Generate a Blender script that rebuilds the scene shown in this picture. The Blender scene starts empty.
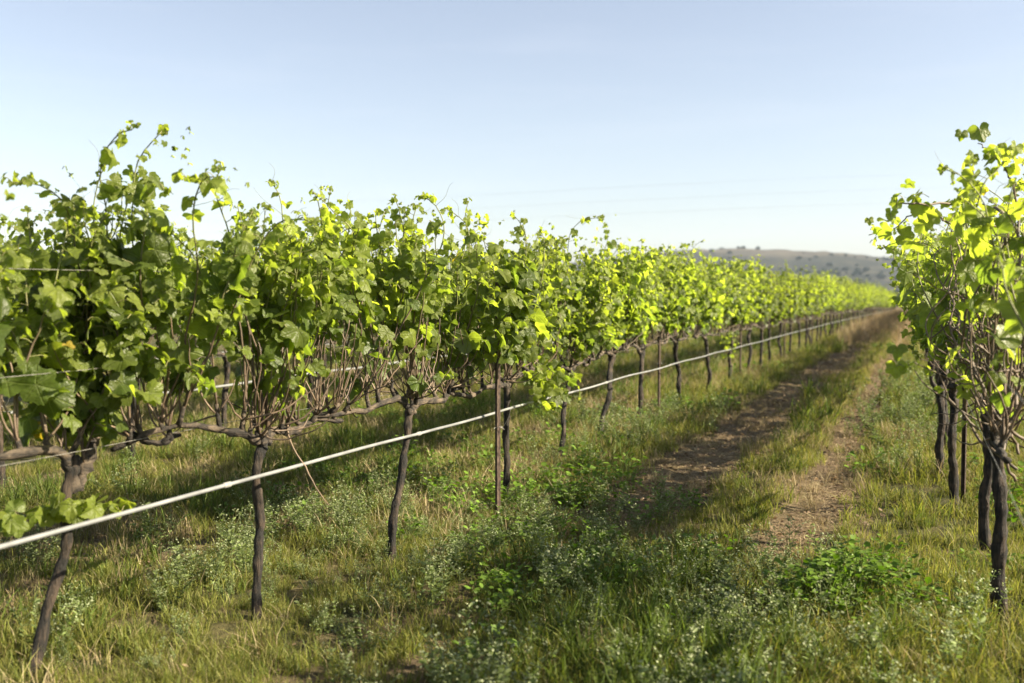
import bpy, math, random
import numpy as np
from mathutils import Vector, Matrix

rng = np.random.default_rng(11)
random.seed(11)
scene = bpy.context.scene
COL = scene.collection
R = math.radians

# ------------------------------------------------------------------ camera
W, H = 1024, 683
FPX = 1000.0
CAM = np.array([0.0, 0.0, 1.42])
YAW = math.atan(410 / FPX)
PITCH = math.atan(49.5 / FPX)
cam_d = bpy.data.cameras.new('camera')
cam = bpy.data.objects.new('camera', cam_d)
COL.objects.link(cam)
cam.location = CAM
cam.rotation_euler = (math.pi / 2 - PITCH, 0, YAW)
cam_d.sensor_width = 36
cam_d.lens = 36 * FPX / W
cam_d.clip_end = 6000
cam_d.clip_start = 0.05
cam_d.dof.use_dof = True
cam_d.dof.focus_distance = 5.6
cam_d.dof.aperture_fstop = 1.9
scene.camera = cam
CM = np.array(cam.rotation_euler.to_matrix())


def project(p):
    q = CM.T @ (np.asarray(p, float) - CAM)
    return W / 2 + FPX * q[0] / -q[2], H / 2 - FPX * q[1] / -q[2]


def world(px, py, depth):
    return CAM + CM @ np.array([(px - W / 2) / FPX * depth, -(py - H / 2) / FPX * depth, -depth])


# ------------------------------------------------------------------ terrain
def vnoise(x, y, seed=0):
    x = np.asarray(x, float); y = np.asarray(y, float)
    xi = np.floor(x).astype(np.int64); yi = np.floor(y).astype(np.int64)
    fx = x - xi; fy = y - yi
    fx = fx * fx * (3 - 2 * fx); fy = fy * fy * (3 - 2 * fy)

    def h(a, b):
        n = (a * 374761393 + b * 668265263 + seed * 974634581) & 0xFFFFFFFF
        n = ((n ^ (n >> 13)) * 1274126177) & 0xFFFFFFFF
        return ((n ^ (n >> 16)) & 0xFFFF) / 65535.0
    a = h(xi, yi); b = h(xi + 1, yi); c = h(xi, yi + 1); d = h(xi + 1, yi + 1)
    return (a * (1 - fx) + b * fx) * (1 - fy) + (c * (1 - fx) + d * fx) * fy


def fbm(x, y, seed=0, o=3):
    s = 0; a = 0.5
    for i in range(o):
        s = s + a * vnoise(x * 2 ** i, y * 2 ** i, seed + i); a *= 0.5
    return s / (1 - 0.5 ** o)


def left_x(y):  return -2.93 + 0.0092 * y
def right_x(y): return 0.24 - 0.0045 * np.minimum(y, 60)
def track_l(y): return -1.72 + 0.004 * y
def track_r(y): return -0.66 + 0.002 * y


def ground_z(x, y):
    x = np.asarray(x, float); y = np.asarray(y, float)
    yc = np.clip(y, -60, 95)
    z = -9e-5 * yc * yc
    rut = np.exp(-((x - track_l(y)) / 0.24) ** 2) + np.exp(-((x - track_r(y)) / 0.22) ** 2)
    z = z - 0.035 * rut * np.clip((150 - np.abs(y)) / 60, 0, 1)
    z = z + 0.05 * (fbm(x * 0.9, y * 0.9, 5, 3) - 0.5)
    return z


# ------------------------------------------------------------------ mesh builder
class MB:
    def __init__(s):
        s.v = []; s.t = []; s.q = []; s.tm = []; s.qm = []; s.c = []; s.u = []; s.n = 0

    def add(s, v, tris=None, quads=None, mat=0, col=(1, 1, 1), uv=None):
        v = np.asarray(v, float).reshape(-1, 3)
        k = len(v)
        s.v.append(v)
        if tris is not None and len(tris):
            tris = np.asarray(tris); s.t.append(tris + s.n); s.tm.append(np.full(len(tris), mat))
        if quads is not None and len(quads):
            quads = np.asarray(quads); s.q.append(quads + s.n); s.qm.append(np.full(len(quads), mat))
        c = np.asarray(col, float)
        s.c.append(np.broadcast_to(c, (k, 3)) if c.ndim == 1 else c)
        s.u.append(np.zeros((k, 2)) if uv is None else uv)
        s.n += k

    def mesh(s, name, mats, smooth=True):
        me = bpy.data.meshes.new(name)
        v = np.concatenate(s.v)
        t = np.concatenate(s.t) if s.t else np.zeros((0, 3), int)
        q = np.concatenate(s.q) if s.q else np.zeros((0, 4), int)
        mi = np.concatenate(s.tm + s.qm) if (s.tm or s.qm) else np.zeros(0, int)
        me.vertices.add(len(v)); me.vertices.foreach_set('co', v.astype(np.float32).ravel())
        loops = np.concatenate([t.ravel(), q.ravel()]).astype(np.int32)
        me.loops.add(len(loops)); me.loops.foreach_set('vertex_index', loops)
        tot = np.concatenate([np.full(len(t), 3), np.full(len(q), 4)]).astype(np.int32)
        me.polygons.add(len(tot))
        start = np.concatenate([[0], np.cumsum(tot)[:-1]]).astype(np.int32)
        me.polygons.foreach_set('loop_start', start)
        me.polygons.foreach_set('loop_total', tot)
        me.polygons.foreach_set('material_index', mi.astype(np.int32))
        me.polygons.foreach_set('use_smooth', np.full(len(tot), smooth))
        a = me.attributes.new('Col', 'FLOAT_COLOR', 'POINT')
        c = np.concatenate(s.c); c = np.concatenate([c, np.ones((len(c), 1))], 1)
        a.data.foreach_set('color', c.astype(np.float32).ravel())
        a = me.attributes.new('luv', 'FLOAT2', 'POINT')
        a.data.foreach_set('vector', np.concatenate(s.u).astype(np.float32).ravel())
        for m in mats: me.materials.append(m)
        me.update(); me.validate()
        return me


def link(name, me, parent=None):
    o = bpy.data.objects.new(name, me); COL.objects.link(o)
    if parent is not None: o.parent = parent
    return o


def tag(o, label=None, cat=None, group=None, kind=None):
    if label: o['label'] = label
    if cat: o['category'] = cat
    if group: o['group'] = group
    if kind: o['kind'] = kind
    return o


def unit(v):
    v = np.asarray(v, float)
    return v / np.maximum(np.linalg.norm(v, axis=-1, keepdims=True), 1e-9)


def tube(mb, pts, rad, sides=6, mat=0, col=(1, 1, 1), rough=0.0, rg=None, cap=True):
    pts = np.asarray(pts, float); k = len(pts)
    rad = np.broadcast_to(np.asarray(rad, float), (k,))
    tan = np.gradient(pts, axis=0); tan = unit(tan)
    ref = np.array([1.0, 0, 0]) if abs(tan[0][0]) < 0.8 else np.array([0, 1.0, 0])
    u = unit(ref - tan[0] * ref.dot(tan[0]))
    ang = np.linspace(0, 2 * math.pi, sides, endpoint=False)
    rings = []
    for i in range(k):
        u = unit(u - tan[i] * u.dot(tan[i])); w = np.cross(tan[i], u)
        r = rad[i]
        if rough > 0:
            if i == 0: sd_ = rg.normal(size=sides)
            sd_ = 0.75 * sd_ + 0.66 * rg.normal(size=sides)
            r = r * (1 + rough * sd_)
            r = np.asarray(r)[:, None]
        rings.append(pts[i] + r * (np.cos(ang)[:, None] * u + np.sin(ang)[:, None] * w))
    v = np.concatenate(rings)
    i, j = np.meshgrid(np.arange(k - 1), np.arange(sides), indexing='ij')
    i = i.ravel(); j = j.ravel(); jn = (j + 1) % sides
    quads = np.stack([i * sides + j, i * sides + jn, (i + 1) * sides + jn, (i + 1) * sides + j], 1)
    c = np.asarray(col, float)
    if c.ndim == 2: c = np.repeat(c, sides, 0)
    tris = None
    if cap:
        v = np.concatenate([v, pts[:1] - tan[:1] * rad[0] * .3, pts[-1:] + tan[-1:] * rad[-1] * .5])
        jj = np.arange(sides); jn = (jj + 1) % sides
        tris = np.concatenate([np.stack([jn, jj, np.full(sides, k * sides)], 1),
                               np.stack([(k - 1) * sides + jj, (k - 1) * sides + jn, np.full(sides, k * sides + 1)], 1)])
        if c.ndim == 2: c = np.concatenate([c, c[:1], c[-1:]])
    mb.add(v, tris, quads, mat, c)


def smooth_path(ctrl, n):
    """Catmull-Rom through control points"""
    c = np.asarray(ctrl, float)
    c = np.concatenate([2 * c[:1] - c[1:2], c, 2 * c[-1:] - c[-2:-1]])
    m = len(c) - 3
    t = np.linspace(0, m - 1e-6, n); i = t.astype(int); f = (t - i)[:, None]
    p0, p1, p2, p3 = c[i], c[i + 1], c[i + 2], c[i + 3]
    return 0.5 * (2 * p1 + (p2 - p0) * f + (2 * p0 - 5 * p1 + 4 * p2 - p3) * f * f + (3 * p1 - p0 - 3 * p2 + p3) * f ** 3)


# ------------------------------------------------------------------ materials
def nt(name):
    m = bpy.data.materials.new(name); m.use_nodes = True
    t = m.node_tree; t.nodes.clear()
    return m, t


def nd(t, typ, **kw):
    n = t.nodes.new(typ)
    for k, v in kw.items():
        if k in n.inputs: n.inputs[k].default_value = v
        else: setattr(n, k, v)
    return n


def mathn(t, op, a, b=None, c=None):
    n = t.nodes.new('ShaderNodeMath'); n.operation = op
    for i, x in enumerate((a, b, c)):
        if x is None: continue
        if isinstance(x, (int, float)): n.inputs[i].default_value = x
        else: t.links.new(x, n.inputs[i])
    return n.outputs[0]


def mixc(t, fac, a, b, mode='MIX'):
    n = t.nodes.new('ShaderNodeMix'); n.data_type = 'RGBA'; n.blend_type = mode
    for sock, x in ((n.inputs['Factor'], fac), (n.inputs[6], a), (n.inputs[7], b)):
        if isinstance(x, (int, float)): sock.default_value = x
        elif isinstance(x, tuple): sock.default_value = (*x, 1)
        else: t.links.new(x, sock)
    return n.outputs[2]


def ramp(t, fac, stops):
    n = t.nodes.new('ShaderNodeValToRGB')
    el = n.color_ramp.elements
    while len(el) < len(stops): el.new(0.5)
    for e, (p, c) in zip(el, stops):
        e.position = p; e.color = (*c, 1) if not isinstance(c, (int, float)) else (c, c, c, 1)
    t.links.new(fac, n.inputs[0])
    return n.outputs[0]


def mat_leaf(name, veins=True, under=0.35, rough=0.42, trans=0.6, tcol=(2.25, 2.3, 0.85), rand=0.2, spec=0.38):
    m, t = nt(name); L = t.links.new
    out = nd(t, 'ShaderNodeOutputMaterial')
    col = nd(t, 'ShaderNodeAttribute', attribute_name='Col').outputs['Color']
    geo = nd(t, 'ShaderNodeNewGeometry')
    noi = nd(t, 'ShaderNodeTexNoise', Scale=45.0, Detail=2.0)
    L(geo.outputs['Position'], noi.inputs['Vector'])
    v = mathn(t, 'MULTIPLY_ADD', noi.outputs['Fac'], 0.7, 0.65)
    col = mixc(t, 1.0, col, v, 'MULTIPLY')
    oi = nd(t, 'ShaderNodeObjectInfo')
    hv = mathn(t, 'MULTIPLY_ADD', oi.outputs['Random'], rand * 2, 1 - rand)
    col = mixc(t, 1.0, col, hv, 'MULTIPLY')
    bumpn = None
    if veins:
        uv = nd(t, 'ShaderNodeAttribute', attribute_name='luv')
        sp = nd(t, 'ShaderNodeSeparateXYZ'); L(uv.outputs['Vector'], sp.inputs[0])
        ax = mathn(t, 'ABSOLUTE', sp.outputs[0]); y = sp.outputs[1]
        best = ax
        for a in (52, 105):
            s, c = math.sin(R(a)), math.cos(R(a))
            d = mathn(t, 'ABSOLUTE', mathn(t, 'SUBTRACT', mathn(t, 'MULTIPLY', ax, c), mathn(t, 'MULTIPLY', y, s)))
            along = mathn(t, 'ADD', mathn(t, 'MULTIPLY', ax, s), mathn(t, 'MULTIPLY', y, c))
            d = mathn(t, 'ADD', d, mathn(t, 'MULTIPLY', mathn(t, 'LESS_THAN', along, 0.0), 9.0))
            best = mathn(t, 'MINIMUM', best, d)
        vein = mathn(t, 'SUBTRACT', 1.0, mathn(t, 'SMOOTH_MIN', mathn(t, 'DIVIDE', best, 0.035), 1.0, 0.3))
        vein = mathn(t, 'MAXIMUM', vein, 0.0)
        col = mixc(t, mathn(t, 'MULTIPLY', vein, 0.45), col, (0.22, 0.27, 0.09))
        bmp = nd(t, 'ShaderNodeBump', Strength=0.7, Distance=0.006)
        wv = nd(t, 'ShaderNodeTexNoise', Scale=7.0, Detail=1.0)
        L(uv.outputs['Vector'], wv.inputs['Vector'])
        L(mathn(t, 'SUBTRACT', wv.outputs['Fac'], vein), bmp.inputs['Height'])
        bumpn = bmp.outputs[0]
    # the underside is paler and duller
    back = mixc(t, under, col, (0.16, 0.20, 0.11))
    colf = mixc(t, geo.outputs['Backfacing'], col, back)
    p = nd(t, 'ShaderNodeBsdfPrincipled', Roughness=rough)
    p.inputs['Specular IOR Level'].default_value = spec
    L(colf, p.inputs['Base Color'])
    tr = nd(t, 'ShaderNodeBsdfTranslucent')
    L(mixc(t, 1.0, col, tcol, 'MULTIPLY'), tr.inputs['Color'])
    if bumpn: L(bumpn, p.inputs['Normal'])
    mx = nd(t, 'ShaderNodeMixShader'); mx.inputs[0].default_value = trans
    L(p.outputs[0], mx.inputs[1]); L(tr.outputs[0], mx.inputs[2]); L(mx.outputs[0], out.inputs[0])
    return m


def mat_bark(name, dark, light, scale=(75, 75, 8), bump=1.0, attr=False, rough=0.85):
    m, t = nt(name); L = t.links.new
    out = nd(t, 'ShaderNodeOutputMaterial')
    tc = nd(t, 'ShaderNodeTexCoord')
    mp = nd(t, 'ShaderNodeMapping'); mp.inputs['Scale'].default_value = scale
    L(tc.outputs['Object'], mp.inputs[0])
    n1 = nd(t, 'ShaderNodeTexNoise', Scale=1.0, Detail=6.0, Roughness=0.65); L(mp.outputs[0], n1.inputs['Vector'])
    n2 = nd(t, 'ShaderNodeTexNoise', Scale=14.0, Detail=3.0); L(tc.outputs['Object'], n2.inputs['Vector'])
    f = mathn(t, 'MULTIPLY', n1.outputs['Fac'], n2.outputs['Fac'])
    c = ramp(t, f, [(0.20, dark), (0.36, light)])
    if attr:
        a = nd(t, 'ShaderNodeAttribute', attribute_name='Col').outputs['Color']
        c = mixc(t, 1.0, mixc(t, 0.5, c, (1, 1, 1)), a, 'MULTIPLY')
    p = nd(t, 'ShaderNodeBsdfPrincipled', Roughness=rough)
    L(c, p.inputs['Base Color'])
    b = nd(t, 'ShaderNodeBump', Strength=bump, Distance=0.014)
    L(n1.outputs['Fac'], b.inputs['Height']); L(b.outputs[0], p.inputs['Normal'])
    L(p.outputs[0], out.inputs[0])
    return m


def mat_plain(name, c1, c2, scale=20, rough=0.6, metal=0.0, bump=0.1):
    m, t = nt(name); L = t.links.new
    out = nd(t, 'ShaderNodeOutputMaterial')
    tc = nd(t, 'ShaderNodeTexCoord')
    n1 = nd(t, 'ShaderNodeTexNoise', Scale=scale, Detail=5.0); L(tc.outputs['Object'], n1.inputs['Vector'])
    c = ramp(t, n1.outputs['Fac'], [(0.35, c1), (0.65, c2)])
    p = nd(t, 'ShaderNodeBsdfPrincipled', Roughness=rough, Metallic=metal)
    L(c, p.inputs['Base Color'])
    b = nd(t, 'ShaderNodeBump', Strength=bump, Distance=0.002)
    L(n1.outputs['Fac'], b.inputs['Height']); L(b.outputs[0], p.inputs['Normal'])
    L(p.outputs[0], out.inputs[0])
    return m


M_LEAF = mat_leaf('vine_leaf')
M_GRASS = mat_leaf('grass_blade', veins=False, under=0.05, rough=0.5, trans=0.42, tcol=(1.5, 1.5, 0.75), rand=0.3, spec=0.14)
M_DRY = mat_leaf('dry_straw', veins=False, under=0.0, rough=0.65, trans=0.3, tcol=(1.1, 1.0, 0.8), rand=0.3, spec=0.2)
M_WEED = mat_leaf('weed_leaf', veins=False, under=0.1, rough=0.5, trans=0.35, tcol=(1.3, 1.5, 0.7), rand=0.22, spec=0.15)
M_BARK = mat_bark('vine_bark', (0.003, 0.0022, 0.0016), (0.05, 0.034, 0.023))
M_ARM = mat_bark('cordon_bark', (0.012, 0.009, 0.007), (0.10, 0.075, 0.052), scale=(50, 12, 50), bump=1.0)
M_CANE = mat_bark('cane_bark', (0.45, 0.45, 0.45), (1.2, 1.2, 1.2), scale=(30, 30, 14), bump=0.3, attr=True, rough=0.6)
M_POST = mat_plain('rusted_steel', (0.02, 0.013, 0.01), (0.095, 0.065, 0.05), 30, 0.55, 0.25, 0.3)
M_HOSE = mat_plain('weathered_pale_plastic', (0.125, 0.13, 0.135), (0.20, 0.206, 0.212), 9, 0.42, 0.0, 0.05)
M_WIRE = mat_plain('galvanised_wire', (0.2, 0.19, 0.18), (0.32, 0.31, 0.3), 40, 0.45, 0.7, 0.05)


def mat_ground():
    m, t = nt('vineyard_soil'); L = t.links.new
    out = nd(t, 'ShaderNodeOutputMaterial')
    geo = nd(t, 'ShaderNodeNewGeometry')
    pos = geo.outputs['Position']

    def noise(scale, det=5.0, rough=0.6, sx=1.0):
        n = nd(t, 'ShaderNodeTexNoise', Scale=scale, Detail=det, Roughness=rough)
        if sx != 1.0:
            mp = nd(t, 'ShaderNodeMapping'); mp.inputs['Scale'].default_value = (1, sx, 1)
            L(pos, mp.inputs[0]); L(mp.outputs[0], n.inputs['Vector'])
        else:
            L(pos, n.inputs['Vector'])
        return n.outputs['Fac']
    soil = ramp(t, noise(26, 6, 0.7), [(0.3, (0.05, 0.036, 0.023)), (0.5, (0.105, 0.076, 0.049)), (0.72, (0.19, 0.145, 0.09))])
    moss = ramp(t, noise(14, 5, 0.7), [(0.3, (0.018, 0.02, 0.008)), (0.55, (0.042, 0.045, 0.015)), (0.75, (0.11, 0.09, 0.04))])
    sp = nd(t, 'ShaderNodeSeparateXYZ'); L(pos, sp.inputs[0])

    def band(cx, sl, w):
        d = mathn(t, 'ABSOLUTE', mathn(t, 'SUBTRACT', sp.outputs[0], mathn(t, 'MULTIPLY_ADD', sp.outputs[1], sl, cx)))
        return mathn(t, 'SUBTRACT', 1.0, mathn(t, 'SMOOTH_MIN', mathn(t, 'DIVIDE', d, w), 1.0, 0.2))
    b = mathn(t, 'MAXIMUM', band(-1.72, 0.004, 0.75), band(-0.66, 0.002, 0.5)); b = mathn(t, 'MAXIMUM', b, mathn(t, 'MULTIPLY', band(-4.2, 0.009, 1.1), 0.8))
    f = mathn(t, 'ADD', mathn(t, 'MULTIPLY', b, 1.4), mathn(t, 'MULTIPLY_ADD', noise(2.2, 4, 0.6), 2.0, -1.05))
    n = nd(t, 'ShaderNodeClamp'); L(f, n.inputs[0])
    c = mixc(t, n.outputs[0], moss, soil)
    dry = ramp(t, noise(3.1, 5, 0.7, 0.5), [(0.48, 0.0), (0.7, 0.75)])
    c = mixc(t, dry, c, (0.20, 0.16, 0.08))
    p = nd(t, 'ShaderNodeBsdfPrincipled', Roughness=0.95)
    p.inputs['Specular IOR Level'].default_value = 0.15
    L(c, p.inputs['Base Color'])
    bm = nd(t, 'ShaderNodeBump', Strength=0.9, Distance=0.03)
    L(noise(38, 6, 0.75), bm.inputs['Height']); L(bm.outputs[0], p.inputs['Normal'])
    L(p.outputs[0], out.inputs[0])
    return m


M_SOIL = mat_ground()


def mat_hill():
    m, t = nt('scrub_hillside'); L = t.links.new
    out = nd(t, 'ShaderNodeOutputMaterial')
    geo = nd(t, 'ShaderNodeNewGeometry')
    n1 = nd(t, 'ShaderNodeTexNoise', Scale=0.045, Detail=5.0, Roughness=0.7); L(geo.outputs['Position'], n1.inputs['Vector'])
    n2 = nd(t, 'ShaderNodeTexNoise', Scale=0.012, Detail=3.0); L(geo.outputs['Position'], n2.inputs['Vector'])
    sp = nd(t, 'ShaderNodeSeparateXYZ'); L(geo.outputs['Position'], sp.inputs[0])
    scrub = ramp(t, n1.outputs['Fac'], [(0.36, (0.012, 0.015, 0.012)), (0.55, (0.03, 0.031, 0.024)), (0.72, (0.085, 0.075, 0.055))])
    grassy = ramp(t, n1.outputs['Fac'], [(0.35, (0.035, 0.034, 0.028)), (0.6, (0.085, 0.074, 0.056))])
    hi = mathn(t, 'ADD', mathn(t, 'DIVIDE', sp.outputs[2], 36.0), mathn(t, 'MULTIPLY_ADD', n2.outputs['Fac'], 0.7, -0.35))
    f = ramp(t, hi, [(0.82, 0.0), (0.95, 1.0)])
    c = mixc(t, f, scrub, grassy)
    p = nd(t, 'ShaderNodeBsdfPrincipled', Roughness=0.95); p.inputs['Specular IOR Level'].default_value = 0.1
    L(c, p.inputs['Base Color']); L(p.outputs[0], out.inputs[0])
    return m


# ------------------------------------------------------------------ ground sheet and hill
def graded(lo, hi, fine_lo, fine_hi, step, growth=1.18):
    a = list(np.arange(fine_lo, fine_hi + 1e-6, step))
    s = step; x = a[-1]
    while x < hi: s *= growth; x = min(hi, x + s); a.append(x)
    s = step; x = a[0]; b = []
    while x > lo: s *= growth; x = max(lo, x - s); b.append(x)
    return np.array(b[::-1] + a)


gx = graded(-1300, 1300, -8, 4, 0.075); gy = graded(-1300, 1300, 1.5, 22, 0.1)
XX, YY = np.meshgrid(gx, gy, indexing='ij')
ZZ = ground_z(XX, YY)
near = np.clip(1.2 - np.hypot(XX, YY) / 40, 0, 1)
ZZ = ZZ + near * 0.035 * (fbm(XX * 7, YY * 7, 31, 3) - 0.5)
mb = MB()
nx, ny = XX.shape
ii, jj = np.meshgrid(np.arange(nx - 1), np.arange(ny - 1), indexing='ij')
q = np.stack([ii * ny + jj, (ii + 1) * ny + jj, (ii + 1) * ny + jj + 1, ii * ny + jj + 1], -1).reshape(-1, 4)
mb.add(np.stack([XX, YY, ZZ], -1).reshape(-1, 3), None, q)
o = link('ground', mb.mesh('ground', [M_SOIL])); tag(o, kind='structure')

az = np.radians(np.linspace(-70, 60, 261)); rr = np.linspace(520, 1240, 60)
AZ, RR = np.meshgrid(az, rr, indexing='ij')
prof = np.interp(np.degrees(az), [-70, -45, -25, -17, -12.8, -8, -5, -1.3, 4, 12, 30, 60],
                 [4, 8, 14, 33, 40, 39, 37, 31, 25, 18, 10, 5])
sm = np.clip((RR - 560) / 340, 0, 1); sm = sm * sm * (3 - 2 * sm)
HX = np.sin(AZ) * RR; HY = np.cos(AZ) * RR
HZ = -1.9 + prof[:, None] * sm * (0.96 + 0.08 * fbm(HX / 130, HY / 130, 3)) + sm * 1.3 * (np.maximum(fbm(HX / 16, HY / 16, 8, 3) - 0.52, 0) * 4)
mb = MB(); nx, ny = HX.shape
ii, jj = np.meshgrid(np.arange(nx - 1), np.arange(ny - 1), indexing='ij')
q = np.stack([ii * ny + jj, (ii + 1) * ny + jj, (ii + 1) * ny + jj + 1, ii * ny + jj + 1], -1).reshape(-1, 4)[:, ::-1]
mb.add(np.stack([HX, HY, HZ], -1).reshape(-1, 3), None, q)
o = link('hill', mb.mesh('hill', [mat_hill()])); tag(o, kind='structure')

# ------------------------------------------------------------------ vine leaves
_half = [(0, 1.0), (5, .93), (9, .95), (14, .85), (19, .87), (26, .76), (33, .74), (40, .82), (47, .86), (54, .95), (60, .88), (66, .89), (74, .77),
         (82, .72), (91, .72), (98, .78), (106, .83), (114, .75), (122, .74), (132, .66), (142, .62), (154, .46), (169, .18)]
_ang = np.radians([-a for a, r in _half[:0:-1]] + [a for a, r in _half])
_rad = np.array([r for a, r in _half[:0:-1]] + [r for a, r in _half])
_k = len(_ang)
_r1 = 0.52 * (0.55 * _rad + 0.45 * 0.72)
_r1[[0, -1]] = _rad[[0, -1]] * 0.5
_th = np.concatenate([[0], _ang, _ang]); _rr = np.concatenate([[0], _r1, _rad])
LX = _rr * np.sin(_th); LY = _rr * np.cos(_th)
_i = np.arange(_k - 1)
LT = np.stack([np.zeros(_k - 1, int), 1 + _i + 1, 1 + _i], 1)
LQ = np.stack([1 + _i, 1 + _i + 1, 1 + _k + _i + 1, 1 + _k + _i], 1)
LN = 1 + 2 * _k


def add_leaves(mb, P, tip, nor, size, col, rg, mat=0):
    n = len(P)
    if n == 0: return
    nor = unit(nor); tip = unit(tip - nor * np.sum(tip * nor, 1, keepdims=True)); side = np.cross(tip, nor)
    fold = rg.uniform(-0.1, 0.62, n)[:, None]; droop = rg.uniform(0.0, 0.62, n)[:, None]
    wav = rg.uniform(0.05, 0.20, n)[:, None]; ph = rg.uniform(0, 6.28, n)[:, None]
    asym = rg.normal(0, 0.22, n)[:, None]
    x = LX[None] * (1 + rg.normal(0, 0.08, n)[:, None]); y = LY[None] * np.ones((n, 1))
    z = fold * np.abs(x) - droop * (x * x + y * y) + wav * _rr * np.sin(4 * _th[None] + ph) + asym * x * y
    s = size[:, None, None]
    V = P[:, None] + s * (x[..., None] * side[:, None] + y[..., None] * tip[:, None] + z[..., None] * nor[:, None])
    off = (np.arange(n) * LN)[:, None, None]
    C = np.repeat(col[:, None], LN, 1)
    # a slightly paler margin/central zone that belongs to the blade itself
    C = C * (1 + 0.12 * (_rr[None, :, None] - 0.5))
    U = np.tile(np.stack([LX, LY], 1)[None], (n, 1, 1))
    mb.add(V.reshape(-1, 3), (LT[None] + off).reshape(-1, 3), (LQ[None] + off).reshape(-1, 4), mat, C.reshape(-1, 3), U.reshape(-1, 2))


def add_petioles(mb, A, B, col, mat=1, r=0.0018):
    n = len(A)
    if n == 0: return
    d = unit(B - A); u = unit(np.cross(d, np.array([0.3, 0.5, 0.8]))); w = np.cross(d, u)
    mid = (A + B) / 2 + np.array([0, 0, 0.008])
    ring = []
    for c_, rr_ in ((A, r), (mid, r), (B, r * .8)):
        for k in range(3):
            a = k * 2.0944
            ring.append(c_ + rr_ * (math.cos(a) * u + math.sin(a) * w))
    V = np.stack(ring, 1)
    qd = [[lv * 3 + k, lv * 3 + (k + 1) % 3, lv * 3 + 3 + (k + 1) % 3, lv * 3 + 3 + k] for lv in range(2) for k in range(3)]
    Q = np.array(qd)[None] + (np.arange(n) * 9)[:, None, None]
    mb.add(V.reshape(-1, 3), None, Q.reshape(-1, 4), mat, np.repeat(col, 9, 0))


BROWN = np.array([0.105, 0.074, 0.050]); GREENSTEM = np.array([0.15, 0.16, 0.05]); REDSTEM = np.array([0.2, 0.13, 0.07])
OLD = np.array([0.070, 0.104, 0.021]); YOUNG = np.array([0.215, 0.255, 0.048])


def leaf_cols(age, rg):
    """age 0 = old leaf low on the shoot, 1 = newest leaf at the tip"""
    n = len(age)
    a = np.clip(age * 0.75 + rg.normal(0.0, 0.22, n), 0, 1)[:, None]
    c = OLD * (1 - a) + YOUNG * a
    c = c * rg.uniform(0.8, 1.25, n)[:, None]
    yel = rg.random(n) < 0.0012
    c[yel] = np.array([0.34, 0.26, 0.04])
    return c


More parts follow.
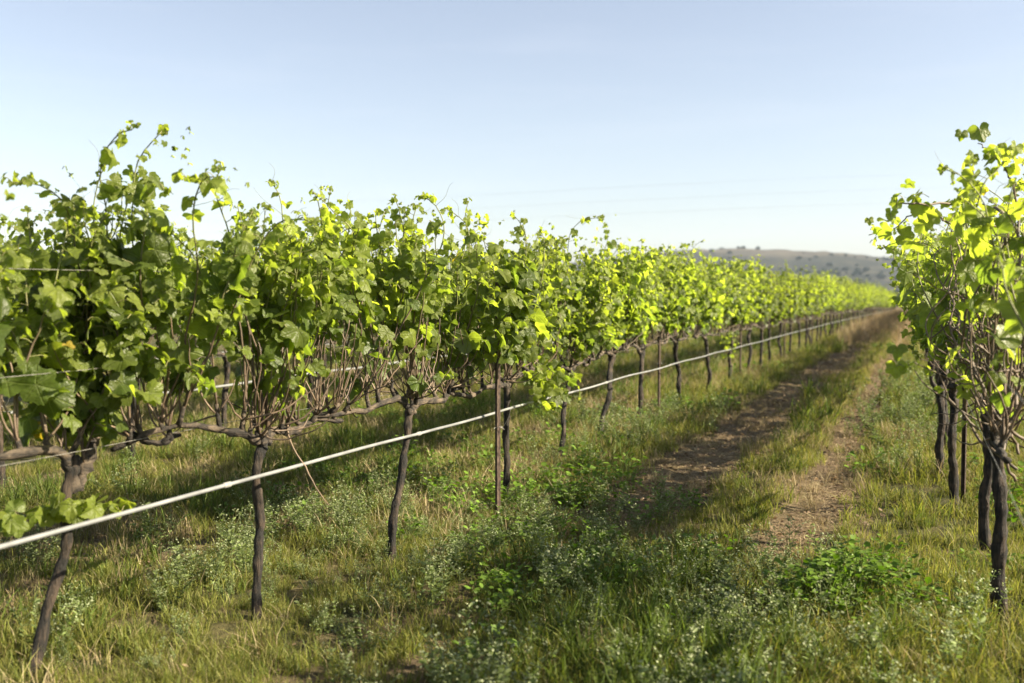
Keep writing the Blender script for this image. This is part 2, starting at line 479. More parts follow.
class VineBuild:
    """collects one grapevine: trunk, two cordon arms, canes, foliage"""
    def __init__(s, seed):
        s.rg = np.random.default_rng(seed)
        s.canes = []            # (pts, radii, colours)
        s.lp = []; s.lt = []; s.ln = []; s.ls = []; s.la = []; s.pa = []
        s.tend = []

    def leaf(s, node, out, size, age, pet=None, flat=0.0):
        rg = s.rg
        out = np.asarray(out, float)
        pet = rg.uniform(0.6, 1.2) * size if pet is None else pet
        pd = unit(out + np.array([0, 0, 0.35]) + rg.normal(0, 0.25, 3))
        p = node + pd * pet
        nor = out * 0.75 + np.array([0, 0, 0.55]) + rg.normal(0, 0.42, 3)
        tip = out * 0.45 + np.array([0, 0, -0.75]) + rg.normal(0, 0.5, 3)
        s.lp.append(p); s.lt.append(tip); s.ln.append(nor); s.ls.append(size); s.la.append(age); s.pa.append(node)

    def shoot(s, p, d, L, top, r0=0.0055, first_leaf=0.2, spread=0.3, leafy=1.0, lat=0.5, arch=0.0, big=1.0):
        rg = s.rg
        step = 0.05; n = max(4, int(L / step)); pts = [np.array(p)]; d = unit(d)
        side0 = 1 if rg.random() < 0.5 else -1
        for i in range(n):
            q = pts[-1]
            d = d + rg.normal(0, 0.10, 3)
            if q[2] < top - 0.25: d[2] += 0.09
            if q[2] > top - 0.16: d = d + np.array([side0 * 0.10, rg.normal(0, .12), -0.2])
            if arch: d = d + np.array([arch, 0, -0.03])
            if abs(q[0]) > spread: d[0] -= 0.12 * np.sign(q[0])
            d = unit(d)
            pts.append(q + d * step)
        pts = np.array(pts); k = len(pts)
        t = np.linspace(0, 1, k)
        rad = r0 * (1 - t) + 0.0023 * t
        g = np.clip((t - 0.42) / 0.3, 0, 1)[:, None]
        col = BROWN * (1 - g) + GREENSTEM * g
        s.canes.append((pts, rad, col))
        for i in range(1, k):
            tt = t[i]
            if pts[i][2] < p[2] + first_leaf and rg.random() > 0.10: continue
            if rg.random() > leafy: continue
            sz = big * 0.076 * (1 - tt ** 4 * 0.68) * rg.uniform(0.55, 1.32)
            a = rg.uniform(0, 6.283)
            out = unit(np.array([math.cos(a) * 1.5 + 0.6 * np.sign(pts[i][0]), math.sin(a), 0]))
            s.leaf(pts[i], out, sz, tt ** 1.5)
            if rg.random() < lat * (1 - 0.6 * tt):
                m = rg.integers(1, 4)
                a = rg.uniform(0, 6.283); od = unit(np.array([math.cos(a) * 1.4, math.sin(a), 0.2]))
                nd_ = pts[i] + od * rg.uniform(0.04, 0.11)
                for _ in range(m):
                    nd_ = nd_ + od * 0.035 + rg.normal(0, 0.02, 3)
                    s.leaf(nd_, unit(od + rg.normal(0, .6, 3) * np.array([1, 1, .2])), sz * rg.uniform(0.4, 0.75), min(1, tt * .6 + .35))
        # tip cluster and tendrils
        for _ in range(rg.integers(2, 5)):
            a = rg.uniform(0, 6.283)
            s.leaf(pts[-1] + rg.normal(0, 0.012, 3), np.array([math.cos(a), math.sin(a), 0.6]), rg.uniform(0.012, 0.03), 1.0, pet=0.012)
        for _ in range(rg.integers(0, 3)):
            i = rg.integers(max(1, k * 2 // 3), k)
            s.tendril(pts[i])

    def tendril(s, p):
        rg = s.rg; a = rg.uniform(0, 6.283); L = rg.uniform(0.08, 0.22)
        d = np.array([math.cos(a), math.sin(a), rg.uniform(0.1, 1.2)]); d = unit(d)
        u = unit(np.cross(d, [0, 0, 1.0])); w = np.cross(d, u)
        t = np.linspace(0, 1, 9)
        cr = 0.018 * t; th = t * rg.uniform(3, 8)
        pts = p + d * (L * t)[:, None] + (cr * np.cos(th))[:, None] * u + (cr * np.sin(th))[:, None] * w - (cr[0] * u)
        s.tend.append(pts)


def vine_meshes(seed, top=1.9, zc=0.83, lean=(0, 0), kinks=None, r_trunk=0.03, arm=0.72, nsp=7, dens=1.0, extra=None, end_dx=(0, 0),
                first_leaf=0.2, spread=0.3, arm_len=(1, 1), fork=0.0, lat=1.0, tall=None, barren=(0, 2)):
    b = VineBuild(seed); rg = b.rg
    head = np.array([lean[0], lean[1], zc - 0.04])
    if kinks is None:
        kinks = [(rg.normal(0, .02), rg.normal(0, .025)) for _ in range(3)]
    ctrl = [(0, 0, -0.08)] + [(lean[0] * f + kx, lean[1] * f + ky, zc * f) for f, (kx, ky) in zip((0.28, 0.52, 0.78), kinks)] + [tuple(head)]
    pts = smooth_path(ctrl, 46)
    pts[:, :2] += np.cumsum(rg.normal(0, .0011, (46, 2)), 0)
    f = np.linspace(0, 1, 46)
    rad = r_trunk * (1.0 + 0.35 * np.exp(-f * 9) + 0.45 * np.exp(-(1 - f) * 11) + 0.10 * np.sin(f * 23 + seed) + 0.07 * np.sin(f * 51 + 2 * seed))
    mt = MB(); tube(mt, pts, rad, 14, 0, (1, 1, 1), 0.12, rg)
    tuft = None
    arms = []
    for si, sgn in enumerate((-1, 1)):
        ma = MB()
        al = arm * arm_len[si]
        base = head + np.array([0, sgn * 0.01, -0.03 - fork])
        ctrl = [base, head + (0, sgn * 0.07, 0.02 + rg.normal(0, .015)), (lean[0] * .6 + rg.normal(0, .02), lean[1] + sgn * al * 0.38, zc + rg.normal(0.01, .022)),
                (end_dx[si] * .6 + rg.normal(0, .02), lean[1] * .6 + sgn * al * 0.68, zc + rg.normal(0, .022)), (end_dx[si] + rg.normal(0, .02), sgn * al + lean[1] * .3, zc + rg.normal(0, .02))]
        ap = smooth_path(ctrl, 30); ap[3:] += np.cumsum(rg.normal(0, .004, (27, 3)), 0) * [1, .5, 1]; fa = np.linspace(0, 1, 30)
        ar = max(r_trunk, .024) * (0.85 - 0.38 * fa) * (1 + 0.16 * rg.normal(size=30))
        tube(ma, ap, ar, 9, 0, (1, 1, 1), 0.13, rg)
        for k in range(nsp):
            t = (k + 0.6 + rg.uniform(-.2, .2)) / nsp
            i = min(29, int(t * 29)); q = ap[i]
            d = unit(np.array([rg.normal(0, .35), rg.normal(0, .35), 1.0])); L = rg.uniform(0.05, 0.11)
            sp = np.array([q, q + d * L * .5 + rg.normal(0, .008, 3), q + d * L])
            tube(ma, sp, [0.014, 0.011, 0.009], 6, 0, (1, 1, 1), 0.1, rg)
            for m in range(rg.integers(1, 4)):
                dd = d * [.6, .6, 1] + rg.normal(0, .27, 3); dd[2] = abs(dd[2]) + .4
                tp = top + 0.04 + rg.normal(0, 0.07) + (rg.random() < .07) * .10
                tp += 0.045 * math.sin((lean[1] + sgn * t * al) * 6.5 + seed * 1.3)
                if tall is not None: tp += tall[si] * (0.5 + t)
                b.shoot(sp[-1], dd, (tp - zc) * rg.uniform(0.75, 1.18), tp, rg.uniform(0.0042, 0.0065), first_leaf * rg.uniform(.5, 1.5), spread, 0.92 * dens, lat)
            # short barren side canes knotted round the spur
            for _b in range(rg.integers(barren[0], barren[1])):
                dd = d + rg.normal(0, .7, 3); n = rg.integers(4, 15); w = [sp[1]]
                for _ in range(n):
                    dd = unit(dd + rg.normal(0, .14, 3) + np.array([0, 0, .10])); w.append(w[-1] + dd * 0.035)
                b.canes.append((np.array(w), np.linspace(0.0048, 0.0022, n + 1), np.tile(BROWN * rg.uniform(.8, 1.7), (n + 1, 1))))
        arms.append(ma)
    if extra: extra(b)
    mf = MB()
    P = np.array(b.lp); T = np.array(b.lt); N = np.array(b.ln); S = np.array(b.ls); A = np.array(b.la); PA = np.array(b.pa)
    add_leaves(mf, P, T, N, S, leaf_cols(A, rg), rg, 0)
    add_petioles(mf, PA, P, GREENSTEM * (1 - A[:, None] * .3) + REDSTEM * A[:, None] * .3)
    for tp in b.tend:
        tube(mf, tp, np.linspace(0.0012, 0.0006, len(tp)), 3, 1, GREENSTEM * 1.1, cap=False)
    return b, mt, arms, mf


def make_vine(name_seed, detail, **kw):
    """detail: every cane its own part; else canes stay in the crown"""
    b, mt, arms, mf = vine_meshes(name_seed, **kw)
    root = bpy.data.objects.new('grapevine', None); COL.objects.link(root); root.empty_display_size = 0.2
    link('trunk', mt.mesh('trunk', [M_BARK]), root)
    for ma in arms: link('cordon_arm', ma.mesh('cordon_arm', [M_ARM]), root)
    if detail:
        for pts, rad, col in b.canes:
            mc = MB(); tube(mc, pts, rad, 5, 0, col, 0.05, b.rg)
            link('cane', mc.mesh('cane', [M_CANE]), root)
    else:
        for pts, rad, col in b.canes: tube(mf, pts, rad, 4, 1, col)
    link('foliage', mf.mesh('foliage', [M_LEAF, M_CANE]), root)
    return root


def copy_vine(src):
    c = src.copy(); COL.objects.link(c)
    for ch in src.children:
        d = ch.copy(); COL.objects.link(d); d.parent = c
    return c


def solve_y(px, rowx, z=0.0):
    lo, hi = 0.3, 200.0
    for _ in range(60):
        m = (lo + hi) / 2
        if project((rowx(m), m, z))[0] < px: lo = m
        else: hi = m
    return (lo + hi) / 2


def put(o, x, y, rz=0.0, s=1.0):
    o.location = (x, y, float(ground_z(x, y)) - 0.0); o.rotation_euler = (0, 0, rz); o.scale = (s, s, s)


# ---------------- left row, near vines one by one (columns of the trunk base and head in the picture)
LEFT_BASE = [25, 255, 390, 506, 556, 598, 637, 680, 706, 728, 748]
LEFT_HEAD = [68, 262, 411, 507, 571, 613, 643, 676, 705, 731, 750]
LEFT_TOP = [1.74, 1.72, 1.78, 1.75, 1.76, 1.78, 1.74, 1.78, 1.8, 1.78, 1.8]
LEFT_DX = [-.13, .24, .33, .26, .08, .04, 0, 0, 0, 0, 0]
GROUP_L = 'grapevines of the row along the left of the grassy track'
left_labels = [
    'nearest grapevine at the left edge, slanting trunk forking into two thick arms',
    'grapevine with an upright slim trunk hooking over at its head, second from the left edge',
    'grapevine with slim trunk slanting from its kinked foot, next before the first steel post',
    'grapevine whose trunk stands hidden right behind the first steel post',
    'grapevine with a leaning dark trunk, first one beyond the first steel post',
    'grapevine with a strongly leaning trunk, second one beyond the first steel post',
    'grapevine with a wavy trunk, last one before the second steel post of the left row',
    'grapevine with a crooked trunk, first one beyond the second steel post of the left row',
    'grapevine with thin straight trunk, second one beyond the second left steel post',
    'grapevine third beyond the second left steel post, leaves sprouting low on its trunk',
    'grapevine fourth beyond the second steel post of the left row',
]


def low_sprig(b):
    rg = b.rg
    for dx, dy, L in ((0.25, -0.9, .30), (0.5, 0.6, .26), (0.7, -.2, .2)):
        p = np.array([0.03, 0.13, 0.56]); d = unit(np.array([dx, dy, 0.25])); pts = [p]
        for i in range(int(L / .04)):
            d = unit(d + rg.normal(0, .15, 3) - np.array([0, 0, .04])); pts.append(pts[-1] + d * .04)
            for _ in range(2):
                a = rg.uniform(0, 6.28)
                b.leaf(pts[-1], unit(np.array([math.cos(a) + .6, math.sin(a), .3])), rg.uniform(.035, .06), .8)
        pts = np.array(pts); b.canes.append((pts, np.linspace(.003, .0015, len(pts)), np.tile(GREENSTEM, (len(pts), 1))))


def low_mid_sprig(b):
    rg = b.rg
    for _ in range(26):
        p = np.array([rg.normal(.05, .07), rg.normal(0, .12), rg.uniform(.42, .85)])
        a = rg.uniform(0, 6.28); b.leaf(p, unit(np.array([math.cos(a) + .4, math.sin(a), .3])), rg.uniform(.04, .07), .6)


def hanging_bunch(b):
    rg = b.rg
    for _ in range(60):
        p = np.array([rg.normal(.22, .08), rg.normal(.22, .12), rg.uniform(.62, .95)])
        a = rg.uniform(0, 6.28); b.leaf(p, unit(np.array([math.cos(a) + .4, math.sin(a), .2])), rg.uniform(.035, .07), .7)
    for _ in range(150):
        p = np.array([POST0[0] - V4[0] + rg.uniform(.03, .16), POST0[1] - V4[1] + rg.normal(-.02, .13), rg.uniform(1.02, 1.6)])
        a = rg.uniform(-1.2, 1.2); b.leaf(p, unit(np.array([math.cos(a), math.sin(a), .2])), rg.uniform(.04, .085), rg.uniform(.1, .8))
    w = smooth_path([(.05, .2, 1.0), (.18, .22, .9), (.23, .22, .75), (.22, .24, .62)], 14)
    b.canes.append((w, np.linspace(.004, .002, 14), np.tile(GREENSTEM, (14, 1))))


left_y = [solve_y(pb, lambda t, i=i: left_x(t) + LEFT_DX[i]) for i, pb in enumerate(LEFT_BASE)]
_py = solve_y(499, lambda t: left_x(t) + .47); POST0 = (left_x(_py) + .47, _py); V4 = (left_x(left_y[3]) + LEFT_DX[3], left_y[3])
_ly = [left_y[0] - 1.35] + left_y + [left_y[-1] + 1.36]; _ldx = [LEFT_DX[0]] + LEFT_DX + [0]
for i, (pb, ph) in enumerate(zip(LEFT_BASE, LEFT_HEAD)):
    fx = lambda t, i=i: left_x(t) + LEFT_DX[i]
    y = left_y[i]; y2 = solve_y(ph, fx, .8)
    kw = dict(top=LEFT_TOP[i], arm=1.0, arm_len=((y - _ly[i]) / 2 + .10, (_ly[i + 2] - y) / 2 + .10), end_dx=((_ldx[i] - LEFT_DX[i]) / 2, (_ldx[i + 2] - LEFT_DX[i]) / 2), lean=(0.0 if i else 0.04, y2 - y), r_trunk=0.020 if i < 5 else 0.025, first_leaf=[.16, .36, .38, .2][i] if i < 4 else 0.14, nsp=8, barren=[(1, 4), (3, 6), (3, 6), (2, 4)][i] if i < 4 else (0, 3))
    if i == 0: kw.update(fork=0.10, extra=low_sprig, tall=(0.0, 0.02), kinks=[(0, .03), (0.01, .05), (0, .0)], r_trunk=.0195)
    if i == 1: kw.update(kinks=[(0, .0), (0, -.005), (0, -.05)], lean=(0, .09))
    if i == 2: kw.update(kinks=[(0, -.03), (0, -.005), (0, .01)])
    if i == 9: kw.update(extra=low_mid_sprig)
    if i == 3: kw.update(extra=hanging_bunch)
    v = make_vine(100 + i, True, **kw)
    put(v, fx(y), y); tag(v, left_labels[i], 'grapevine', GROUP_L)

# ---------------- right row, near vines
RIGHT_X = [.47, .335, .35, .215, .165, .2, .18, .15]
RIGHT = [(3.38, 1.62), (4.72, 1.70), (6.0, 1.74), (7.0, 1.72), (8.15, 1.74), (9.5, 1.76), (10.9, 1.78), (12.2, 1.78)]
GROUP_R = 'grapevines of the row along the right of the grassy track'
right_labels = [
    'closest grapevine of the right row, trunk out of the picture, leaves reaching over the track',
    'grapevine with the thick dark trunk nearest the right edge, bare canes arching above',
    'grapevine with a dark trunk just behind the nearest one at the right edge',
    'grapevine whose dark trunk stands beside the steel post of the right row',
    'grapevine with a straight trunk just beyond the steel post of the right row',
    'grapevine second beyond the steel post of the right row, mostly hidden by nearer leaves',
    'grapevine third beyond the steel post of the right row',
    'grapevine with a bent trunk, fourth beyond the steel post of the right row',
]
ARCH = [  # long bare canes seen against the sky; picture columns turned into points about 4 m away
    (4.15, [(1016, 420), (1014, 330), (1007, 250), (1003, 215), (988, 207), (959, 203), (925, 204), (899, 203)], .011, .003, (5, 6, 7)),
    (4.25, [(1008, 255), (1000, 232), (985, 221), (973, 207), (973, 180), (973, 161)], .007, .002, ()),
    (4.05, [(1022, 330), (1020, 240), (1015, 195), (1004, 168), (990, 152), (977, 142)], .007, .002, (3, 4, 5)),
    (3.85, [(1000, 350), (994, 323), (978, 303), (944, 291), (912, 274)], .0055, .002, ()),
    (4.3, [(975, 260), (950, 225), (932, 214), (909, 216), (895, 228), (868, 235)], .005, .002, (4, 5)),
    (4.0, [(1018, 470), (980, 440), (967, 415), (964, 385), (972, 360)], .007, .004, ()),
    (3.9, [(1024, 440), (996, 415), (985, 390), (990, 350), (1000, 310)], .007, .004, ()),
    (4.1, [(1020, 455), (1006, 420), (1000, 380), (985, 345), (980, 320)], .0065, .003, ()),
    (4.05, [(1022, 400), (1012, 375), (1010, 340), (1019, 300), (1022, 270)], .0075, .004, ()),
    (3.8, [(1022, 370), (1000, 372), (975, 385), (945, 377), (915, 362)], .0045, .002, (3, 4)),
    (3.9, [(1015, 480), (1003, 455), (1008, 410), (998, 375), (1008, 330)], .0065, .003, ()),
]


def arch_canes(origin):
    def f(b):
        rg = b.rg
        for dep, px, r0, r1, lf in ARCH:
            c = np.array([world(x, y, dep + 0.12 * math.sin(i * 1.7 + dep * 9)) for i, (x, y) in enumerate(px)]) - origin
            pts = smooth_path(c, 5 * len(px)); k = len(pts)
            pts = pts + rg.normal(0, .003, pts.shape)
            b.canes.append((pts, np.linspace(r0, r1, k), np.tile(BROWN * rg.uniform(.8, 1.3), (k, 1))))
            for i in lf:
                for _ in range(4):
                    a = rg.uniform(0, 6.28)
                    b.leaf(c[i] + rg.normal(0, .03, 3), unit(np.array([math.cos(a), math.sin(a), .1])), rg.uniform(.025, .06), .95)
            for j in range(k // 3, k, 4):
                if rg.random() < .3:
                    a = rg.uniform(0, 6.28)
                    b.leaf(pts[j], unit(np.array([math.cos(a), math.sin(a), .1])), rg.uniform(.03, .06), .8)
        for _ in range(60):   # tangle of bare canes rising from the arms
            p = np.array([rg.normal(-.03, .10), rg.uniform(-.6, .6), rg.uniform(.85, 1.25)]); d = unit(np.array([rg.normal(-.25, .5), rg.normal(0, .5), .7])); w = [p]
            for _k in range(rg.integers(9, 22)):
                d = unit(d + rg.normal(0, .24, 3) + np.array([.02 + .25 * (w[-1][0] < -.22), 0, .10])); w.append(w[-1] + d * .04)
            b.canes.append((np.array(w), np.linspace(rg.uniform(.003, .006), .0018, len(w)), np.tile(BROWN * rg.uniform(.7, 1.6), (len(w), 1))))
    return f


right_y = []
for i, (y, tp) in enumerate(RIGHT):
    x = RIGHT_X[i]
    right_y.append(y)
    kw = dict(top=tp, lean=(-.02 if i < 4 else 0, .03), kinks=[(rng.normal(0, .01), rng.normal(0, .02)) for _ in range(3)], r_trunk=(.0265 if i < 4 else .025), zc=.85, first_leaf=.15, spread=.32, dens=.8)
    if i == 0: kw.update(dens=.28, lat=.3, arm_len=(.15, 1), spread=.15)
    if i == 1: kw.update(dens=.62, lat=.5, barren=(3, 6), extra=arch_canes(np.array([x, y, float(ground_z(x, y))])), kinks=[(0.0, .02), (.006, 0), (-.004, .02)])
    if i < 2: kw.update(first_leaf=.36)
    if i == 2: kw.update(dens=.7, kinks=[(-.012, 0), (.012, 0), (.005, 0)])
    if i == 7: kw.update(kinks=[(.04, 0), (-.04, 0), (-.02, 0)])
    v = make_vine(250 + i, True, **kw)
    put(v, x, y); tag(v, right_labels[i], 'grapevine', GROUP_R)

# ---------------- the rest of the rows are copies of five further vines
protos = [make_vine(300 + k, False, top=1.75 + .05 * (k % 3), arm=.78, r_trunk=.025, first_leaf=.14, lean=(0, rng.normal(0, .05))) for k in range(5)]
used = [False] * 5


def place_far(x, y, label, group):
    k = int(rng.integers(0, 5))
    if not used[k]: v = protos[k]; used[k] = True
    else: v = copy_vine(protos[k])
    put(v, x, y, math.pi if rng.random() < .5 else 0.0, rng.uniform(.95, 1.06))
    tag(v, label, 'grapevine', group)
    return v


ORD = ['first', 'second', 'third', 'fourth', 'fifth', 'sixth', 'seventh', 'eighth', 'ninth', 'tenth']
post_y_left = [solve_y(499, lambda t: left_x(t) + .47), solve_y(657, left_x)]
while post_y_left[-1] < 80: post_y_left.append(post_y_left[-1] + 5.3)
post_y_right = [7.12]
while post_y_right[-1] < 80: post_y_right.append(post_y_right[-1] + 5.3)
post_y_back = list(np.arange(5.2, 62, 5.3))
post_y_third = list(np.arange(7.3, 40, 5.3))


seg_count = {}


def far_label(y, posts, what, place):
    n = max([i for i, p in enumerate(posts) if p < y] or [0])
    seg_count[place, n] = seg_count.get((place, n), -1) + 1; k = seg_count[place, n]
    if k == 0 and place in ('left row', 'right row') and n < 2: k = seg_count[place, n] = max(0, int((y - posts[n]) / 1.36))
    if n < len(ORD) - 1:
        return f'{what}, {ORD[min(k, 4)]} past the {ORD[n]} steel post of the {place}'
    return f'tiny distant {what} near the far end of the {place}'


y = left_y[-1] + 1.36; last = {}
while y < 84:
    place_far(float(left_x(y)) + rng.normal(0, .03), y, far_label(y, post_y_left, 'blurred grapevine', 'left row'), GROUP_L); y += 1.34 + rng.normal(0, .05)
y = right_y[-1] + 1.36
while y < 84:
    place_far(float(right_x(y)) + rng.normal(0, .03), y, far_label(y, post_y_right, 'hidden vine', 'right row'), GROUP_R); y += 1.34 + rng.normal(0, .05)
GB = 'grapevines of the second row, behind the left row'
y = 2.4
while y < 60:
    place_far(left_x(y) - 3.2 + rng.normal(0, .03), y, far_label(y, post_y_back, 'shaded grapevine', 'row behind the left row') if y > 5.2 else
              (f'shaded grapevine, {"last" if y > 4.6 else "last but one"} before the first post behind the left row' if y > 3.2 else 'shaded grapevine at the left edge in the row behind the left row'), GB); y += 1.36 + rng.normal(0, .05)
GC = 'grapevines of the third row to the left'
y = 4.4
while y < 38:
    place_far(left_x(y) - 6.4 + rng.normal(0, .03), y, far_label(y, post_y_third, 'faint grapevine', 'third row back') if y > 7.3 else
              f'faint grapevine, {"nearer" if y < 5.3 else ("farther" if y > 6.6 else "middle")} one before the first steel post of the third row back', GC); y += 1.4
y = 34.0
while y < 84:
    place_far(3.5 + rng.normal(0, .03), y, 'distant grapevine of the row beyond the right row, glimpsed between its trunks', 'grapevines of the row beyond the right row'); y += 1.4

# ------------------------------------------------------------------ posts
def star_post(h=1.5):
    mb = MB()
    # Y-section steel picket: three flanges
    zs = np.array([-0.1, h])
    for k, (a, w) in enumerate(((R(-95), .028), (R(55), .010), (R(195), .024))):
        d = np.array([math.cos(a), math.sin(a), 0]); nrm = np.array([-d[1], d[0], 0]); th = .0022
        v = []
        for z in zs:
            for s_, t_ in ((.0015, -th), (w, -th), (w, th), (.0015, th)):
                v.append(d * s_ + nrm * t_ + np.array([0, 0, z]))
        mb.add(v, None, [[0, 1, 5, 4], [1, 2, 6, 5], [2, 3, 7, 6], [3, 0, 4, 7], [4, 5, 6, 7]])
    return mb


post_root = None
clip_mb = MB()
_t = np.linspace(0, 2 * math.pi, 13)
tube(clip_mb, np.stack([.034 * np.cos(_t), .034 * np.sin(_t), .012 * np.sin(2 * _t)], 1), .002, 4)
tube(clip_mb, smooth_path([(.034, 0, 0), (.045, -.03, .05), (.05, -.055, .12)], 8), .0018, 4)
ME_CLIP = clip_mb.mesh('wire_tie', [M_WIRE])
ME_POST = star_post().mesh('post_shaft', [M_POST], smooth=False)


def place_post(x, y, label, group):
    o = bpy.data.objects.new('trellis_post', None); COL.objects.link(o)
    put(o, x, y)
    link('post_shaft', ME_POST, o)
    for z in (.60, 1.12, 1.4):
        c = link('wire_tie', ME_CLIP, o); c.location = (0, 0, z); c.rotation_euler = (0, 0, z * 2)
    tag(o, label, 'post', group); return o


GP = 'steel posts of the left row'
for n, y in enumerate(post_y_left):
    lab = ('rusty steel post with a bright edge, nearest in the left row, crossing the hose' if n == 0 else
           'thin dark steel post, second along the left row from the camera' if n == 1 else
           f'thin steel post, {ORD[n]} along the left row from the camera' if n < 10 else 'tiny distant steel post at the far end of the left row')
    place_post(float(left_x(y)) + (.47 if n == 0 else 0.03), y, lab, GP)
for n, y in enumerate(post_y_right):
    lab = ('slim dark steel post close behind the dark trunks at the right edge' if n == 0 else
           f'steel post, {ORD[n]} along the right row, hidden among trunks' if n < 10 else 'tiny distant steel post at the far end of the right row')
    place_post(float(right_x(y)) + (.07 if n == 0 else 0), y, lab, 'steel posts of the right row')
for n, y in enumerate(post_y_back):
    place_post(left_x(y) - 3.2, y, f'steel post, {ORD[n]} along the row behind the left row' if n < 10 else 'distant steel post in the row behind the left row', 'steel posts of the second row')
for n, y in enumerate(post_y_third):
    place_post(left_x(y) - 6.4, y, f'steel post, {ORD[n]} along the third row back', 'steel posts of the third row')


# ------------------------------------------------------------------ drip hoses and wires
def run(name, rowx, z, r, mat, y0, y1, label, cat, group, sag=0.0, ties=None, sides=8):
    ys = np.concatenate([np.arange(y0, 20, .2), np.arange(20, y1, 1.0)])
    xs = rowx(ys) * np.ones_like(ys)
    zz = ground_z(xs, ys) * 0.35 + (-9e-5 * ys * ys) * .65 + (z(ys) if callable(z) else z) + sag * np.sin(ys * 1.15 * 2) + sag * .7 * np.sin(ys * .63)
    mb = MB(); tube(mb, np.stack([xs, ys, zz], 1), r, sides)
    o = link(name, mb.mesh(name, [mat])); tag(o, label, cat, group)
    if ties:
        tm = MB(); tm2 = None
        for yt in ties:
            j = int(np.argmin(np.abs(ys - yt)))
            t = link('joint_band', ME_BAND, o); t.location = (xs[j], ys[j], zz[j]); t.rotation_euler = (math.pi / 2, 0, 0)
    return o


bm_ = MB(); tube(bm_, np.array([[0, 0, -.022], [0, 0, -.018], [0, 0, .018], [0, 0, .022]]), [.009, .0115, .0115, .009], 10)
M_BAND = mat_plain('grey_clip', (.16, .16, .155), (.26, .26, .25), 30, .5)
ME_BAND = bm_.mesh('joint_band', [M_BAND])
run('drip_hose', lambda y: left_x(y) + .05 + .32 * np.clip((15 - y) / 7, 0, 1), lambda y: .556 + .101 * np.clip((15 - y) / 7, 0, 1), .0082, M_HOSE, -3, 84, 'long white irrigation hose strung along the trunks of the left row', 'hose', None, .003,
    ties=[3.15, 4.9, 8.3, 11])
run('drip_hose', lambda y: left_x(y) - 3.2 + .045, .56, .0128, M_HOSE, -1, 60, 'white irrigation hose of the second row, seen through gaps behind the left row', 'hose', None, .006)
run('drip_hose', lambda y: left_x(y) - 6.4 + .045, .56, .0128, M_HOSE, 1, 38, 'faint white irrigation hose of the third row back, farthest to the left', 'hose', None, .006)
for z, nm in ((.83, 'thin cordon wire just under the arms of'), (1.13, 'thin wire above the arms of'), (1.5, 'thin wire high in the leaves of')):
    for rx, y0, y1, row in ((lambda y: left_x(y) + .02, -3, 84, 'the left row'), (lambda y: right_x(y) + .02, 2.4, 84, 'the right row'), (lambda y: left_x(y) - 3.18, 0, 60, 'the row behind the left row')):
        run('trellis_wire', rx, z, .0013, M_WIRE, y0, y1, f'{nm} {row}', 'wire', 'trellis wires', .003, sides=4)

# ------------------------------------------------------------------ ground cover sources (instanced by geometry nodes)
def blades(mb, n, hmin, hmax, wid, spread, bend, cols, rg, lay=0.0, mat=0):
    a = rg.uniform(0, 6.283, n); r = spread * np.sqrt(rg.random(n))
    base = np.stack([r * np.cos(a), r * np.sin(a), np.full(n, -.01)], 1)
    h = rg.uniform(hmin, hmax, n); b2 = rg.uniform(0, 6.283, n)
    lean = rg.uniform(0.1, 1.0, n) * bend
    dirx = np.stack([np.cos(b2), np.sin(b2), np.zeros(n)], 1)
    up = np.array([0, 0, 1.0])
    f = rg.uniform(0, 6.283, n); w = np.stack([np.cos(f), np.sin(f), np.zeros(n)], 1) * (wid * rg.uniform(.6, 1.3, n))[:, None] / 2
    V = []
    for t, ww in ((0, .8), (.4, 1.0), (.75, .7), (1.0, 0)):
        c = base + up * (h * (t - lean * .55 * t * t) * (1 - lay))[:, None] + dirx * (h * (lean * t * t + lay * t))[:, None]
        if ww: V += [c - w * ww, c + w * ww]
        else: V += [c]
    V = np.stack(V, 1)
    off = (np.arange(n) * 7)[:, None, None]
    Q = np.array([[0, 1, 3, 2], [2, 3, 5, 4]])[None] + off; T = np.array([[4, 5, 6]])[None] + off
    ci = rg.integers(0, len(cols), n); c = np.array(cols)[ci] * rg.uniform(.75, 1.3, n)[:, None]
    mb.add(V.reshape(-1, 3), T.reshape(-1, 3), Q.reshape(-1, 4), mat, np.repeat(c, 7, 0))


def disc_leaves(mb, P, D, N, L, Wd, cols, mat=0):
    """simple ovate leaves: 6 verts; D direction, N normal"""
    n = len(P); D = unit(D); N = unit(N - D * np.sum(N * D, 1, keepdims=True)); S = np.cross(D, N)
    prof = [(0, 0, 0), (.35, .5, .04), (.75, .4, .02), (1, 0, -.08), (.75, -.4, .02), (.35, -.5, .04), (.5, 0, -.03)]
    V = np.stack([P + D * (L * a)[:, None] + S * (Wd * b)[:, None] + N * (L * c)[:, None] for a, b, c in prof], 1)
    T = np.array([[0, 6, 1], [1, 6, 2], [2, 6, 3], [3, 6, 4], [4, 6, 5], [5, 6, 0]])[None] + (np.arange(n) * 7)[:, None, None]
    mb.add(V.reshape(-1, 3), T.reshape(-1, 3), None, mat, np.repeat(cols, 7, 0))


G_FINE = [(.11, .132, .03), (.145, .16, .036), (.175, .18, .044), (.085, .112, .025), (.19, .188, .062)]
G_TALL = [(.055, .084, .018), (.072, .105, .021), (.092, .126, .026), (.12, .14, .032)]
G_DRY = [(.28, .23, .13), (.23, .18, .105), (.33, .28, .17), (.19, .155, .085), (.15, .145, .05)]
G_RED = [(.20, .14, .09), (.25, .18, .12), (.17, .12, .075), (.29, .225, .145)]


def src_fine(rg):
    mb = MB(); blades(mb, 60, .05, .16, .0042, .09, .9, G_FINE, rg); blades(mb, 6, .06, .18, .003, .09, .8, G_DRY, rg); return mb


